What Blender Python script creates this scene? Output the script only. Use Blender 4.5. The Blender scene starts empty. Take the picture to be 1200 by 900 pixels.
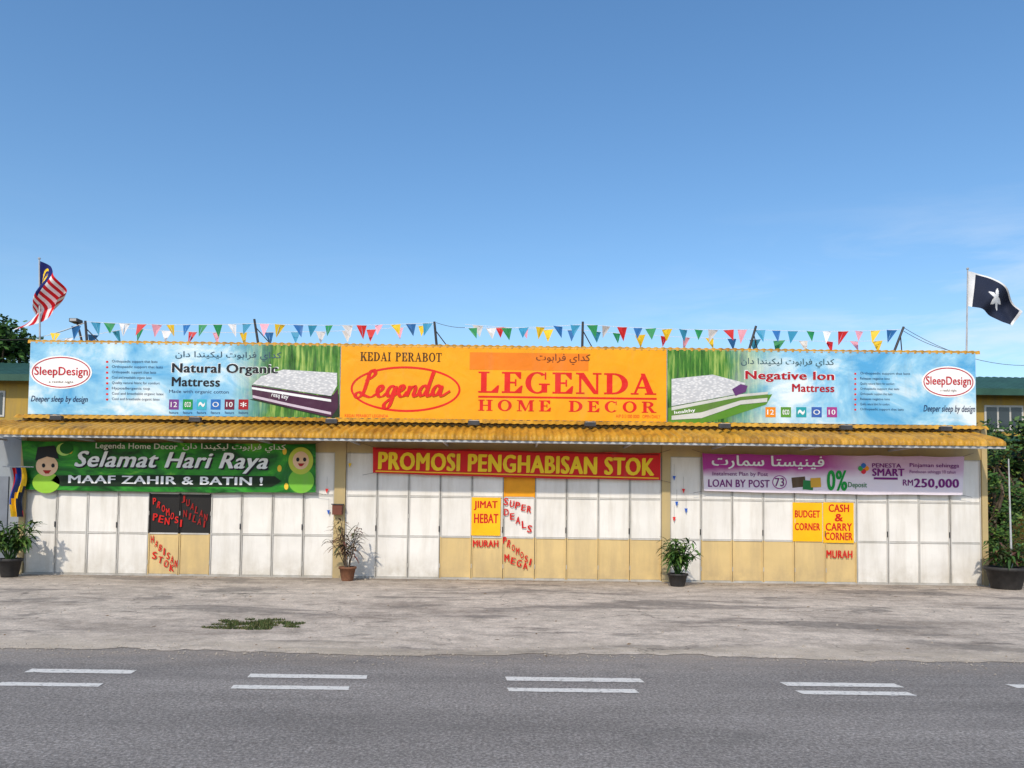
import bpy, math, random
from mathutils import Vector, Matrix, noise
random.seed(7)
R = random.uniform
scene = bpy.context.scene
scene.view_settings.view_transform = 'Standard'
scene.view_settings.look = 'None'
scene.view_settings.exposure = 0

# ------------------------------------------------------------------ camera
F = 900.0; EYE = 1.6; PITCH = math.radians(2.5); ROLL = math.radians(0.7)
PPY = 553.0
cam_d = bpy.data.cameras.new("camera"); cam = bpy.data.objects.new("camera", cam_d)
scene.collection.objects.link(cam); scene.camera = cam
cam_d.sensor_width = 36; cam_d.lens = F/1200*36; cam_d.shift_y = (PPY-450)/1200
cam_d.clip_start = 0.1; cam_d.clip_end = 5000
RM = Matrix.Rotation(math.radians(90)+PITCH, 3, 'X') @ Matrix.Rotation(ROLL, 3, 'Z')
cam.location = (0, 0, EYE); cam.rotation_euler = RM.to_euler()

def ray(px, py): return RM @ Vector(((px-600)/F, -(py-PPY)/F, -1))
def P(px, py, Y):          # survey: point on the vertical plane y=Y
    d = ray(px, py); t = Y/d.y
    return Vector((d.x*t, Y, EYE+d.z*t))
def G(px, py, z=0.0):      # survey: point on the ground
    d = ray(px, py); t = (z-EYE)/d.z
    return Vector((d.x*t, d.y*t, z))
D = G(600, 680).y          # facade distance

# ------------------------------------------------------------------ materials
def srgb(r, g, b):
    f = lambda c: (c/255/12.92) if c/255 <= .04045 else ((c/255+.055)/1.055)**2.4
    return (f(r), f(g), f(b))
class NT:
    def __init__(s, name):
        s.m = bpy.data.materials.new(name); s.m.use_nodes = True
        s.t = s.m.node_tree; s.n = s.t.nodes; s.b = s.n["Principled BSDF"]
        s.tc = s.n.new("ShaderNodeTexCoord")
    def link(s, a, b): s.t.links.new(a, b)
    def mapping(s, sc=(1,1,1), rot=(0,0,0), loc=(0,0,0)):
        m = s.n.new("ShaderNodeMapping"); m.inputs['Scale'].default_value = sc
        m.inputs['Rotation'].default_value = rot; m.inputs['Location'].default_value = loc
        s.link(s.tc.outputs['Object'], m.inputs['Vector']); return m.outputs[0]
    def noise(s, scale, detail=4, rough=.55, vec=None, dist=0):
        n = s.n.new("ShaderNodeTexNoise"); n.inputs['Scale'].default_value = scale
        n.inputs['Detail'].default_value = detail; n.inputs['Roughness'].default_value = rough
        n.inputs['Distortion'].default_value = dist
        s.link(vec or s.tc.outputs['Object'], n.inputs['Vector']); return n.outputs[0]
    def ramp(s, fac, stops, interp='LINEAR'):
        r = s.n.new("ShaderNodeValToRGB"); r.color_ramp.interpolation = interp
        e = r.color_ramp.elements
        while len(e) < len(stops): e.new(.5)
        for k, (p, c) in enumerate(stops):
            e[k].position = p; e[k].color = (c, c, c, 1) if isinstance(c, (int, float)) else (*c, 1)
        s.link(fac, r.inputs[0]); return r.outputs[0]
    def mix(s, fac, a, b, mode='MIX'):
        m = s.n.new("ShaderNodeMix"); m.data_type = 'RGBA'; m.blend_type = mode
        for i, v in ((0, fac), (6, a), (7, b)):
            if isinstance(v, (int, float)): m.inputs[i].default_value = v if i == 0 else (v, v, v, 1)
            elif isinstance(v, tuple): m.inputs[i].default_value = (*v, 1)
            else: s.link(v, m.inputs[i])
        return m.outputs[2]
    def maprange(s, v, a, b, c=0, d=1):
        m = s.n.new("ShaderNodeMapRange"); m.inputs[1].default_value = a; m.inputs[2].default_value = b
        m.inputs[3].default_value = c; m.inputs[4].default_value = d; s.link(v, m.inputs[0]); return m.outputs[0]
    def sep(s):
        x = s.n.new("ShaderNodeSeparateXYZ"); s.link(s.tc.outputs['Object'], x.inputs[0]); return x.outputs
    def math(s, op, a, b=0.0):
        m = s.n.new("ShaderNodeMath"); m.operation = op
        for i, v in ((0, a), (1, b)):
            if isinstance(v, (int, float)): m.inputs[i].default_value = v
            else: s.link(v, m.inputs[i])
        return m.outputs[0]
    def bump(s, h, st=.3, dist=.02):
        b = s.n.new("ShaderNodeBump"); b.inputs['Strength'].default_value = st; b.inputs['Distance'].default_value = dist
        s.link(h, b.inputs['Height']); s.link(b.outputs[0], s.b.inputs['Normal'])
    def out(s, col, rough=.6, spec=.3):
        if isinstance(col, tuple): s.b.inputs['Base Color'].default_value = (*col, 1)
        else: s.link(col, s.b.inputs['Base Color'])
        s.b.inputs['Roughness'].default_value = rough
        s.b.inputs['Specular IOR Level'].default_value = spec
        return s.m
def simple(name, col, rough=.6, var=.12, scale=3, bump=0, spec=.3, bscale=8, bdist=.02):
    t = NT(name); n = t.noise(scale, 5)
    a = tuple(max(0, c*(1-var)) for c in col); b = tuple(min(1, c*(1+var)) for c in col)
    c = t.ramp(n, [(.3, a), (.7, b)])
    if bump: t.bump(t.noise(bscale, 3), bump, bdist)
    return t.out(c, rough, spec)
_c = {}
def ink(r, g, b, vinyl=True):          # printed vinyl colour
    k = (r, g, b)
    if k not in _c:
        t = NT("print_%d_%d_%d" % k); col = srgb(r, g, b)
        n = t.noise(1.7, 5, .6)
        c = t.ramp(n, [(.25, tuple(x*.82 for x in col)), (.7, col)])
        st = t.ramp(t.noise(1, 5, .65, t.mapping((4, 4, .6))), [(.55, 0.0), (.85, .22)])
        c = t.mix(st, c, (.25, .22, .18))
        t.bump(t.noise(2.2, 2, .4, dist=.6), .4, .06)
        _c[k] = t.out(c, .5, .25)
    return _c[k]
def door_mat(name, col, dirt, amt=.5):
    t = NT(name)
    streak = t.noise(1, 6, .65, t.mapping((5, 5, .7)))
    f = t.ramp(streak, [(.44, 0.0), (.8, amt)])
    blot = t.ramp(t.noise(1.1, 5, .6), [(.35, tuple(x*.88 for x in col)), (.65, col)])
    c = t.mix(f, blot, dirt)
    z = t.sep()[2]
    low = t.math('MULTIPLY', t.maprange(z, 0.6, 0.0), t.maprange(t.noise(3, 5, .7), .35, .7, .1, 1))
    c = t.mix(t.math('MULTIPLY', low, .7), c, dirt)
    t.bump(t.noise(1.5, 2), .3, .05)
    return t.out(c, .5, .3)
M_WHITE = door_mat("door_white_paint", (.82, .79, .75), (.40, .35, .27), .42)
M_BEIGE = door_mat("door_beige_paint", srgb(216, 188, 132), (.36, .27, .16), .5)
M_BLACK = simple("door_black_panel", (.012, .010, .010), .5)
M_ORANGE = simple("door_orange_paint", srgb(236, 158, 18), .5)
M_GAP = simple("door_gap_dark", (.05, .048, .045), .8)
M_FRAME = door_mat("door_frame_paint", (.58, .56, .53), (.28, .25, .2), .6)
M_CREAM = door_mat("cream_wall_paint", srgb(190, 168, 120), (.3, .25, .18), .5)
M_GREYW = door_mat("grey_wall_paint", (.30, .33, .37), (.15, .14, .13), .5)
M_STEEL = simple("galvanised_steel", (.42, .43, .45), .45, .2, 6)
M_DARKST = simple("dark_steel", (.045, .045, .05), .5, .3, 6)
def roof_mat():
    t = NT("yellow_roof_sheet")
    n = t.noise(1, 6, .65, t.mapping((1.6, 1, 1)))
    c = t.ramp(n, [(.3, srgb(150, 106, 30)), (.5, srgb(196, 144, 40)), (.72, srgb(210, 162, 66))])
    d = t.ramp(t.noise(1, 6, .75, t.mapping((5, 2, 2))), [(.46, 0.0), (.72, .8)])
    c = t.mix(d, c, srgb(104, 76, 38))
    return t.out(c, .5, .35)
M_ROOF = roof_mat()

# ------------------------------------------------------------------ mesh builder
def empty(name, loc=(0, 0, 0)):
    e = bpy.data.objects.new(name, None); e.location = loc
    e.empty_display_size = .3; scene.collection.objects.link(e); return e
class MB:
    def __init__(s): s.v = []; s.f = []; s.mi = []; s.mats = []
    def m(s, mat):
        if mat not in s.mats: s.mats.append(mat)
        return s.mats.index(mat)
    def poly(s, pts, mat):
        k = len(s.v); s.v += [tuple(p) for p in pts]; s.f.append(tuple(range(k, k+len(pts)))); s.mi.append(s.m(mat))
    def box(s, a, b, mat):
        x0, y0, z0 = [min(a[i], b[i]) for i in range(3)]; x1, y1, z1 = [max(a[i], b[i]) for i in range(3)]
        k = len(s.v)
        s.v += [(x0,y0,z0),(x1,y0,z0),(x1,y1,z0),(x0,y1,z0),(x0,y0,z1),(x1,y0,z1),(x1,y1,z1),(x0,y1,z1)]
        for q in ((0,3,2,1),(4,5,6,7),(0,1,5,4),(1,2,6,5),(2,3,7,6),(3,0,4,7)):
            s.f.append(tuple(k+i for i in q)); s.mi.append(s.m(mat))
    def cyl(s, p0, p1, r0, r1=None, mat=None, n=10, cap=True):
        r1 = r0 if r1 is None else r1
        p0, p1 = Vector(p0), Vector(p1); d = (p1-p0).normalized()
        u = d.orthogonal().normalized(); w = d.cross(u); k = len(s.v); mi = s.m(mat)
        for p, r in ((p0, r0), (p1, r1)):
            for i in range(n):
                a = 2*math.pi*i/n; s.v.append(tuple(p+u*(r*math.cos(a))+w*(r*math.sin(a))))
        for i in range(n):
            j = (i+1) % n; s.f.append((k+i, k+j, k+n+j, k+n+i)); s.mi.append(mi)
        if cap:
            s.f.append(tuple(k+n-1-i for i in range(n))); s.mi.append(mi)
            s.f.append(tuple(k+n+i for i in range(n))); s.mi.append(mi)
    def lathe(s, c, prof, mat, n=24):
        k = len(s.v); mi = s.m(mat)
        for r, z in prof:
            for i in range(n):
                a = 2*math.pi*i/n; s.v.append((c[0]+r*math.cos(a), c[1]+r*math.sin(a), c[2]+z))
        for q in range(len(prof)-1):
            for i in range(n):
                j = (i+1) % n; s.f.append((k+q*n+i, k+q*n+j, k+(q+1)*n+j, k+(q+1)*n+i)); s.mi.append(mi)
    def leaf(s, base, d, L, W, mat, droop=.3, seg=4):
        d = Vector(d).normalized(); side = d.cross(Vector((0, 0, 1)))
        if side.length < .05: side = Vector((1, 0, 0))
        side.normalize(); k = len(s.v); mi = s.m(mat); base = Vector(base)
        for i in range(seg+1):
            t = i/seg; p = base+d*(L*t)+Vector((0, 0, -droop*L*t*t))
            w = W*math.sin(math.pi*min(.97, .12+.88*t))**.8
            up = Vector((0, 0, w*.25))
            s.v += [tuple(p-side*w+up), tuple(p), tuple(p+side*w+up)]
        for i in range(seg):
            a = k+3*i
            for o in (0, 1): s.f.append((a+o, a+o+1, a+o+4, a+o+3)); s.mi.append(mi)
    def finish(s, name, parent=None, smooth=False):
        me = bpy.data.meshes.new(name); me.from_pydata(s.v, [], s.f)
        for m in s.mats: me.materials.append(m)
        me.polygons.foreach_set("material_index", s.mi)
        if smooth: me.polygons.foreach_set("use_smooth", [True]*len(s.f))
        me.update(); o = bpy.data.objects.new(name, me); scene.collection.objects.link(o)
        if parent:
            o.parent = parent; o.matrix_parent_inverse = Matrix.Translation(parent.location).inverted()
        return o

# ---- flat print helpers: box=(x0,y0,x1,y1) surveyed on plane Y
def frame(box, Y, rot=0):
    x0, y0, x1, y1 = box; c = P((x0+x1)/2, (y0+y1)/2, Y); s = Y/F/math.cos(PITCH)
    return c, (x1-x0)*s, (y1-y0)*s, math.radians(rot)
def place(c, a, u, v, Y): return (c.x+u*math.cos(a)-v*math.sin(a), Y, c.z+u*math.sin(a)+v*math.cos(a))
def rect(name, parent, mat, box, Y, rot=0):
    c, w, h, a = frame(box, Y, rot); b = MB()
    b.poly([place(c, a, u*w/2, v*h/2, Y) for u, v in ((-1,-1),(1,-1),(1,1),(-1,1))], mat)
    return b.finish(name, parent)
def disc(name, parent, mat, box, Y, rot=0, ring=None, n=40):
    c, w, h, a = frame(box, Y, rot); b = MB()
    pts = [(math.cos(2*math.pi*i/n)*w/2, math.sin(2*math.pi*i/n)*h/2) for i in range(n)]
    if ring is None: b.poly([place(c, a, u, v, Y) for u, v in pts], mat)
    else:
        for i in range(n):
            j = (i+1) % n; k1 = 1-ring*2/w; k2 = 1-ring*2/h
            p, q = pts[i], pts[j]
            b.poly([place(c, a, *p, Y), place(c, a, *q, Y), place(c, a, q[0]*k1, q[1]*k2, Y), place(c, a, p[0]*k1, p[1]*k2, Y)], mat)
    return b.finish(name, parent)
def ppoly(name, parent, mat, pts, Y):
    b = MB(); b.poly([tuple(P(x, y, Y)) for x, y in pts], mat); return b.finish(name, parent)
def text(s, parent, mat, box, Y, bold=0.0, shear=0, rot=0, name=None):
    cu = bpy.data.curves.new("t", 'FONT'); cu.body = s; cu.shear = shear; cu.resolution_u = 3
    if bold: cu.space_character = 1+bold*2.2
    o = bpy.data.objects.new("t", cu); scene.collection.objects.link(o)
    bpy.context.view_layer.update(); dg = bpy.context.evaluated_depsgraph_get()
    me0 = bpy.data.meshes.new_from_object(o.evaluated_get(dg)); bpy.data.objects.remove(o)
    if not len(me0.vertices): return None
    V0 = [(v.co.x, v.co.y) for v in me0.vertices]; F0 = [tuple(p.vertices) for p in me0.polygons]
    q_ = bold*1.15
    sh = [(0, 0, 0)] if bold < .01 else [(-q_, -q_*.3, 0), (-q_*.33, q_*.3, 1), (q_*.33, -q_*.3, 2), (q_, q_*.3, 3), (0, 0, 4)]
    vs = []; fs = []
    for dx, dy, k in sh:
        o_ = len(vs); vs += [(x+dx, y+dy, k) for x, y in V0]; fs += [tuple(i+o_ for i in f) for f in F0]
    xs = [v[0] for v in vs]; ys = [v[1] for v in vs]; x0, x1, y0, y1 = min(xs), max(xs), min(ys), max(ys)
    c, w, h, a = frame(box, Y, rot); out = []
    for x, y, k in vs:
        u = ((x-x0)/(x1-x0+1e-9)-.5)*w; q = ((y-y0)/(y1-y0+1e-9)-.5)*h
        out.append(place(c, a, u, q, Y-.0005*k))
    me = bpy.data.meshes.new("lettering"); me.from_pydata(out, [], fs); me.materials.append(mat)
    ob = bpy.data.objects.new(name or "lettering", me); scene.collection.objects.link(ob)
    ob.parent = parent; ob.matrix_parent_inverse = Matrix.Translation(parent.location).inverted()
    return ob
AR = {'ا':(0xFE8D,0xFE8E),'ب':(0xFE8F,),'ت':(0xFE95,),'د':(0xFEA9,0xFEAA),'ر':(0xFEAD,0xFEAE),'س':(0xFEB1,),
      'ف':(0xFED1,),'ك':(0xFED9,),'ل':(0xFEDD,),'م':(0xFEE1,),'ن':(0xFEE5,),'و':(0xFEED,0xFEEE),'ي':(0xFEF1,),'ه':(0xFEE9,)}
def jawi(s):
    out = []
    for w in s.split(' '):
        r = ''; prev = False
        for i, ch in enumerate(w):
            f = AR[ch]; nxt = i < len(w)-1
            if len(f) == 2: r += chr(f[1] if prev else f[0]); prev = False
            else:
                b = f[0]; r += chr(b+(3 if prev and nxt else 1 if prev else 2 if nxt else 0)); prev = nxt
        out.append(r)
    return ' '.join(out)[::-1]

# ---- slab/serif capitals
def rc(a, b, c, d): return [(a,b),(c,b),(c,d),(a,d)]
def arc(cx, cy, rx, ry, ix, iy, a0, a1, n=18):
    out = []
    for i in range(n):
        p = math.radians(a0+(a1-a0)*i/n); q = math.radians(a0+(a1-a0)*(i+1)/n)
        out.append([(cx+rx*math.cos(p), cy+ry*math.sin(p)), (cx+rx*math.cos(q), cy+ry*math.sin(q)),
                    (cx+ix*math.cos(q), cy+iy*math.sin(q)), (cx+ix*math.cos(p), cy+iy*math.sin(p))])
    return out
ST = rc(.1,.0,.32,1)
GL = {
 'L':(.8,[[ST],[rc(0,.93,.42,1)],[rc(0,0,.76,.08)],[[(.5,.08),(.76,.0),(.8,.36),(.74,.36)]]]),
 'E':(.8,[[ST],[rc(0,.92,.72,1)],[rc(0,0,.76,.08)],[rc(.3,.46,.52,.54)],[rc(.5,.34,.56,.66)],[[(.5,.92),(.68,.68),(.74,.68),(.74,1)]],[[(.5,.08),(.76,.0),(.8,.36),(.74,.36)]]]),
 'G':(.94,[arc(.46,.5,.46,.52,.24,.44,48,318),[rc(.62,.04,.84,.42)],[rc(.52,.4,.94,.47)],[rc(.74,.66,.8,1)]]),
 'C':(.86,[arc(.46,.5,.46,.52,.24,.44,48,318),[rc(.74,.66,.8,1)]]),
 'N':(.98,[[rc(.12,0,.21,1)],[[(.04,1),(.3,1),(.86,0),(.68,0)]],[rc(.77,0,.86,1)],[rc(0,0,.33,.07)],[rc(.64,.93,.98,1)],[rc(0,.93,.2,1)]]),
 'D':(.92,[[ST],arc(.36,.5,.56,.5,.32,.42,-90,90),[rc(0,.92,.37,1)],[rc(0,0,.37,.08)]]),
 'A':(.96,[[[(.1,0),(.19,0),(.5,.9),(.44,1)]],[[(.38,1),(.54,1),(.9,0),(.64,0)]],[rc(.22,.29,.7,.37)],[rc(0,0,.3,.07)],[rc(.54,0,.98,.07)]]),
 'H':(.96,[[ST],[rc(.64,0,.86,1)],[rc(.3,.46,.66,.54)],[rc(0,0,.42,.07)],[rc(0,.93,.42,1)],[rc(.54,0,.96,.07)],[rc(.54,.93,.96,1)]]),
 'O':(.94,[arc(.47,.5,.47,.52,.25,.43,0,360,28)]),
 'M':(1.14,[[rc(.12,0,.21,1)],[[(.06,1),(.34,1),(.62,.2),(.54,0)]],[[(.54,0),(.6,.05),(.92,1),(.84,1)]],[rc(.84,0,1.06,1)],[rc(0,0,.33,.07)],[rc(0,.93,.3,1)],[rc(.76,0,1.14,.07)],[rc(.9,.93,1.14,1)]]),
 'R':(.94,[[ST],arc(.4,.74,.38,.26,.16,.18,-90,90),[rc(.3,.48,.41,.56)],[rc(0,.92,.41,1)],[[(.38,.5),(.58,.5),(.9,0),(.64,0)]],[rc(0,0,.42,.07)],[rc(.64,0,.98,.07)]]),
 'P':(.82,[[ST],arc(.4,.74,.38,.26,.16,.18,-90,90),[rc(.3,.48,.41,.56)],[rc(0,.92,.41,1)],[rc(0,0,.42,.07)]]),
 'B':(.86,[[ST],arc(.4,.75,.36,.25,.16,.17,-90,90),arc(.4,.26,.42,.28,.2,.19,-90,90),[rc(0,.92,.41,1)],[rc(0,0,.41,.07)],[rc(.3,.47,.41,.55)]]),
 'I':(.42,[[ST],[rc(0,0,.42,.07)],[rc(0,.93,.42,1)]]),
 'K':(.94,[[ST],[rc(0,0,.42,.07)],[rc(0,.93,.42,1)],[[(.3,.42),(.38,.36),(.82,1),(.72,1)]],[[(.4,.56),(.56,.68),(.92,0),(.66,0)]],[rc(.56,.94,.94,1)],[rc(.6,0,.96,.07)]]),
 'T':(.84,[[rc(.31,0,.53,1)],[rc(0,.92,.84,1)],[rc(0,.7,.06,1)],[rc(.78,.7,.84,1)],[rc(.2,0,.64,.07)]]),
}
def serif(s, parent, mat, box, Y, gap=.12, name="serif_lettering"):
    tot = sum((GL[c][0] if c != ' ' else .5)+gap for c in s)-gap
    c, w, h, a = frame(box, Y); b = MB(); x = 0
    for ch in s:
        if ch == ' ': x += .5+gap; continue
        gw, parts = GL[ch]
        for k, part in enumerate(parts):
            for pl in part:
                b.poly([(c.x+((x+u)/tot-.5)*w, Y-.0007*k, c.z+(v-.5)*h) for u, v in pl], mat)
        x += gw+gap
    return b.finish(name, parent)
# brush-script strokes (calligraphic ribbon along a smooth curve)
SCRIPT = [
 [(.22,.66),(.40,.72),(.56,.9),(.50,1.06),(.37,.98),(.30,.6),(.20,.15),(.04,-.02),(-.08,.08),(.04,.2),(.28,.06),(.5,.0),(.68,.12),(.85,.25),(.9,.38),(.8,.44),(.71,.25),(.78,.03),(.92,.02),(1.06,.16)],
 [(1.33,.36),(1.2,.42),(1.08,.2),(1.14,.02),(1.27,.1),(1.36,.4),(1.3,.0),(1.2,-.38),(1.05,-.44),(1.02,-.28),(1.25,-.04),(1.47,.15),(1.61,.25),(1.67,.38),(1.57,.44),(1.48,.25),(1.55,.03),(1.68,.02),(1.8,.2)],
 [(1.88,.42),(1.85,.2),(1.8,.0)], [(1.81,.1),(1.93,.34),(2.06,.40),(2.08,.26),(2.04,.08),(2.11,.0),(2.24,.14)],
 [(2.52,.34),(2.38,.42),(2.25,.22),(2.31,.02),(2.44,.1),(2.56,.42),(2.68,.98)], [(2.69,.99),(2.58,.5),(2.52,.1),(2.6,.0),(2.72,.14)],
 [(3.0,.34),(2.86,.42),(2.73,.22),(2.79,.02),(2.92,.1),(3.04,.40)], [(3.05,.41),(3.0,.12),(3.07,.0),(3.22,.1),(3.36,.2)],
]
def script(parent, mat, box, Y, wd=.07, name="script_logo"):
    c, w, h, a = frame(box, Y, 1.5); b = MB(); k = 0
    def T(x, y):
        x += y*.12; return place(c, a, (x/3.45-.5)*w, ((y+.44)/1.46-.5)*h, Y-.00004*k)
    for st in SCRIPT:
        pts = [st[0]]+st+[st[-1]]; cur = []
        for i in range(1, len(pts)-2):
            p0, p1, p2, p3 = pts[i-1:i+3]
            for j in range(6):
                t = j/6
                cur.append(tuple(.5*((2*p1[q])+(-p0[q]+p2[q])*t+(2*p0[q]-5*p1[q]+4*p2[q]-p3[q])*t*t+(-p0[q]+3*p1[q]-3*p2[q]+p3[q])*t**3) for q in (0, 1)))
        cur.append(st[-1]); prev = None
        for i, p in enumerate(cur):
            q0 = cur[max(0, i-1)]; q1 = cur[min(len(cur)-1, i+1)]; dx, dy = q1[0]-q0[0], q1[1]-q0[1]; l = math.hypot(dx, dy) or 1
            ang = math.atan2(dy, dx); ww = wd*(.30+.70*abs(math.sin(ang-.25)))*(1 if 0 < i < len(cur)-1 else .5)
            nx, ny = -dy/l*ww, dx/l*ww; e = ((p[0]+nx, p[1]+ny), (p[0]-nx, p[1]-ny))
            if prev: b.poly([T(*prev[1]), T(*e[1]), T(*e[0]), T(*prev[0])], mat); k += 1
            prev = e
    return b.finish(name, parent)

# ------------------------------------------------------------------ world + sun
SE, SR = math.radians(40), math.radians(197)
w = bpy.data.worlds.new("World"); scene.world = w; w.use_nodes = True
nt = w.node_tree; bg = nt.nodes["Background"]
sky = nt.nodes.new("ShaderNodeTexSky"); sky.sky_type = 'NISHITA'; sky.sun_disc = False
sky.sun_elevation = SE; sky.sun_rotation = SR; sky.air_density = 1.15; sky.dust_density = 0.9; sky.ozone_density = 2.4
hs = nt.nodes.new("ShaderNodeHueSaturation"); hs.inputs['Saturation'].default_value = 1.2; hs.inputs['Value'].default_value = 1.22
nt.links.new(sky.outputs[0], hs.inputs['Color'])
tc = nt.nodes.new("ShaderNodeTexCoord"); mp = nt.nodes.new("ShaderNodeMapping")
mp.inputs['Scale'].default_value = (1.6, 1.6, 9); mp.inputs['Rotation'].default_value = (0, .12, 0)
nz = nt.nodes.new("ShaderNodeTexNoise"); nz.inputs['Scale'].default_value = 2.2; nz.inputs['Detail'].default_value = 8; nz.inputs['Roughness'].default_value = .6; nz.inputs['Distortion'].default_value = .5
nt.links.new(tc.outputs['Generated'], mp.inputs[0]); nt.links.new(mp.outputs[0], nz.inputs['Vector'])
rp = nt.nodes.new("ShaderNodeValToRGB"); rp.color_ramp.elements[0].position = .46; rp.color_ramp.elements[1].position = .74
nt.links.new(nz.outputs[0], rp.inputs[0])
sx = nt.nodes.new("ShaderNodeSeparateXYZ"); nt.links.new(tc.outputs['Generated'], sx.inputs[0])
mz = nt.nodes.new("ShaderNodeMapRange"); mz.inputs[1].default_value = .36; mz.inputs[2].default_value = .12; nt.links.new(sx.outputs[2], mz.inputs[0])
mx = nt.nodes.new("ShaderNodeMapRange"); mx.inputs[1].default_value = .1; mx.inputs[2].default_value = .5; mx.inputs[3].default_value = .10; nt.links.new(sx.outputs[0], mx.inputs[0])
def wm(a, b):
    m = nt.nodes.new("ShaderNodeMath"); m.operation = 'MULTIPLY'; nt.links.new(a, m.inputs[0])
    if isinstance(b, float): m.inputs[1].default_value = b
    else: nt.links.new(b, m.inputs[1])
    return m.outputs[0]
fac = wm(wm(rp.outputs[0], mz.outputs[0]), mx.outputs[0])
mc = nt.nodes.new("ShaderNodeMix"); mc.data_type = 'RGBA'; nt.links.new(fac, mc.inputs[0])
nt.links.new(hs.outputs[0], mc.inputs[6]); mc.inputs[7].default_value = (6.3, 6.6, 7.0, 1)
nt.links.new(mc.outputs[2], bg.inputs['Color']); bg.inputs['Strength'].default_value = 0.145
sd = Vector((math.sin(SR)*math.cos(SE), math.cos(SR)*math.cos(SE), math.sin(SE)))
sl = bpy.data.lights.new("sun", 'SUN'); sl.energy = 2.95; sl.angle = math.radians(1.5); sl.color = (1, .90, .74)
so = bpy.data.objects.new("sun", sl); scene.collection.objects.link(so)
so.rotation_euler = sd.to_track_quat('Z', 'Y').to_euler(); so.location = (0, -10, 30)

# ------------------------------------------------------------------ ground, road, forecourt
def ground_mat():
    t = NT("soil_and_grass"); c = t.ramp(t.noise(.4, 8, .65), [(.35, (.10, .085, .055)), (.6, (.06, .085, .03))])
    return t.out(c, .9, .1)
b = MB(); b.poly([(-900,-900,0),(900,-900,0),(900,900,0),(-900,900,0)], ground_mat()); b.finish("ground")
def asphalt():
    t = NT("asphalt")
    fine = t.noise(42, 3, .85); c = t.ramp(fine, [(.3, (.115, .102, .09)), (.5, (.25, .226, .204)), (.7, (.48, .44, .40))])
    big = t.ramp(t.noise(1, 6, .62, t.mapping((.25, 1.0, 1))), [(.3, .70), (.7, 1.16)])
    c = t.mix(1.0, c, big, 'MULTIPLY')
    y = t.sep()[1]
    dust = t.math('MULTIPLY', t.maprange(y, 7.4, 8.3), t.maprange(t.noise(2.5, 6, .7, t.mapping((.5, 1.5, 1))), .32, .6))
    c = t.mix(t.math('MULTIPLY', dust, .6), c, (.38, .31, .24))
    wv = t.maprange(t.noise(1, 5, .6, t.mapping((.12, 2.2, 1))), .5, .75, 0, .4)
    c = t.mix(wv, c, (.15, .135, .125))
    sp = t.ramp(t.noise(1.3, 5, .7, t.mapping((1, 1, 1), loc=(4, 2, 0))), [(.60, 0.0), (.72, .35)])
    c = t.mix(sp, c, (.09, .083, .077))
    t.bump(fine, .7, .012)
    return t.out(c, .85, .25)
b = MB(); b.poly([(-300,-7,.004),(300,-7,.004),(300,8.6,.004),(-300,8.6,.004)], asphalt()); b.finish("road")
def forecourt_mat():
    t = NT("worn_concrete")
    fine = t.noise(34, 4, .8)
    c = t.ramp(t.noise(.55, 9, .66, t.mapping((.55, 1.3, 1)), .6), [(.28, (.30, .25, .20)), (.42, (.45, .38, .31)), (.54, (.60, .51, .415)), (.66, (.50, .43, .35)), (.8, (.36, .31, .26))])
    c = t.mix(.5, c, t.ramp(fine, [(.3, .4), (.7, 1.6)]), 'MULTIPLY')
    c = t.mix(.5, c, t.ramp(t.noise(3.2, 8, .78), [(.36, .45), (.6, 1.35)]), 'MULTIPLY')
    pt = t.ramp(t.noise(.75, 8, .66, t.mapping((.45, 1.2, 1), loc=(3.1, 1.7, 0)), .4), [(.535, 0.0), (.59, .7)])
    c = t.mix(pt, c, t.ramp(t.noise(9, 5, .7), [(.35, (.13, .115, .10)), (.65, (.28, .245, .21))]))
    oil = t.ramp(t.noise(1.5, 6, .62, t.mapping((.7, 1.3, 1), loc=(9, 4, 0)), .3), [(.61, 0.0), (.70, .65)])
    c = t.mix(oil, c, (.10, .088, .077))
    y = t.sep()[1]
    edge = t.math('MULTIPLY', t.maprange(y, 9.3, 8.5), t.maprange(t.noise(1.4, 7, .7, t.mapping((.5, 1.6, 1))), .38, .58))
    c = t.mix(t.math('MULTIPLY', edge, .7), c, (.50, .42, .32))
    v = t.n.new("ShaderNodeTexVoronoi"); v.feature = 'DISTANCE_TO_EDGE'; v.inputs['Scale'].default_value = .45
    nn = t.n.new("ShaderNodeTexNoise"); nn.inputs['Scale'].default_value = 2; nn.inputs['Detail'].default_value = 5
    t.link(t.tc.outputs['Object'], nn.inputs['Vector'])
    ad = t.n.new("ShaderNodeVectorMath"); ad.operation = 'ADD'; t.link(t.tc.outputs['Object'], ad.inputs[0]); t.link(nn.outputs[1], ad.inputs[1])
    t.link(ad.outputs[0], v.inputs['Vector'])
    ck = t.ramp(v.outputs[0], [(.0, .7), (.012, 0.0)])
    ck = t.math('MULTIPLY', ck, t.maprange(t.noise(.5, 3), .42, .6))
    c = t.mix(ck, c, (.08, .07, .06))
    wall_shade = t.math('MULTIPLY', t.maprange(y, D-1.7, D-.1), t.maprange(t.noise(1.6, 6, .7, t.mapping((.6, 2, 1))), .3, .6, .1, 1))  # occlusion shade at the door foot, painted into the concrete as a patchy strip
    c = t.mix(t.math('MULTIPLY', wall_shade, .72), c, (.15, .127, .105))
    h = t.math('ADD', t.math('MULTIPLY', fine, .4), t.noise(3, 5, .6)); t.bump(h, .6, .04)
    return t.out(c, .9, .2)
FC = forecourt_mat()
b = MB(); xs = [-40+.05*i for i in range(1601)]
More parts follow.
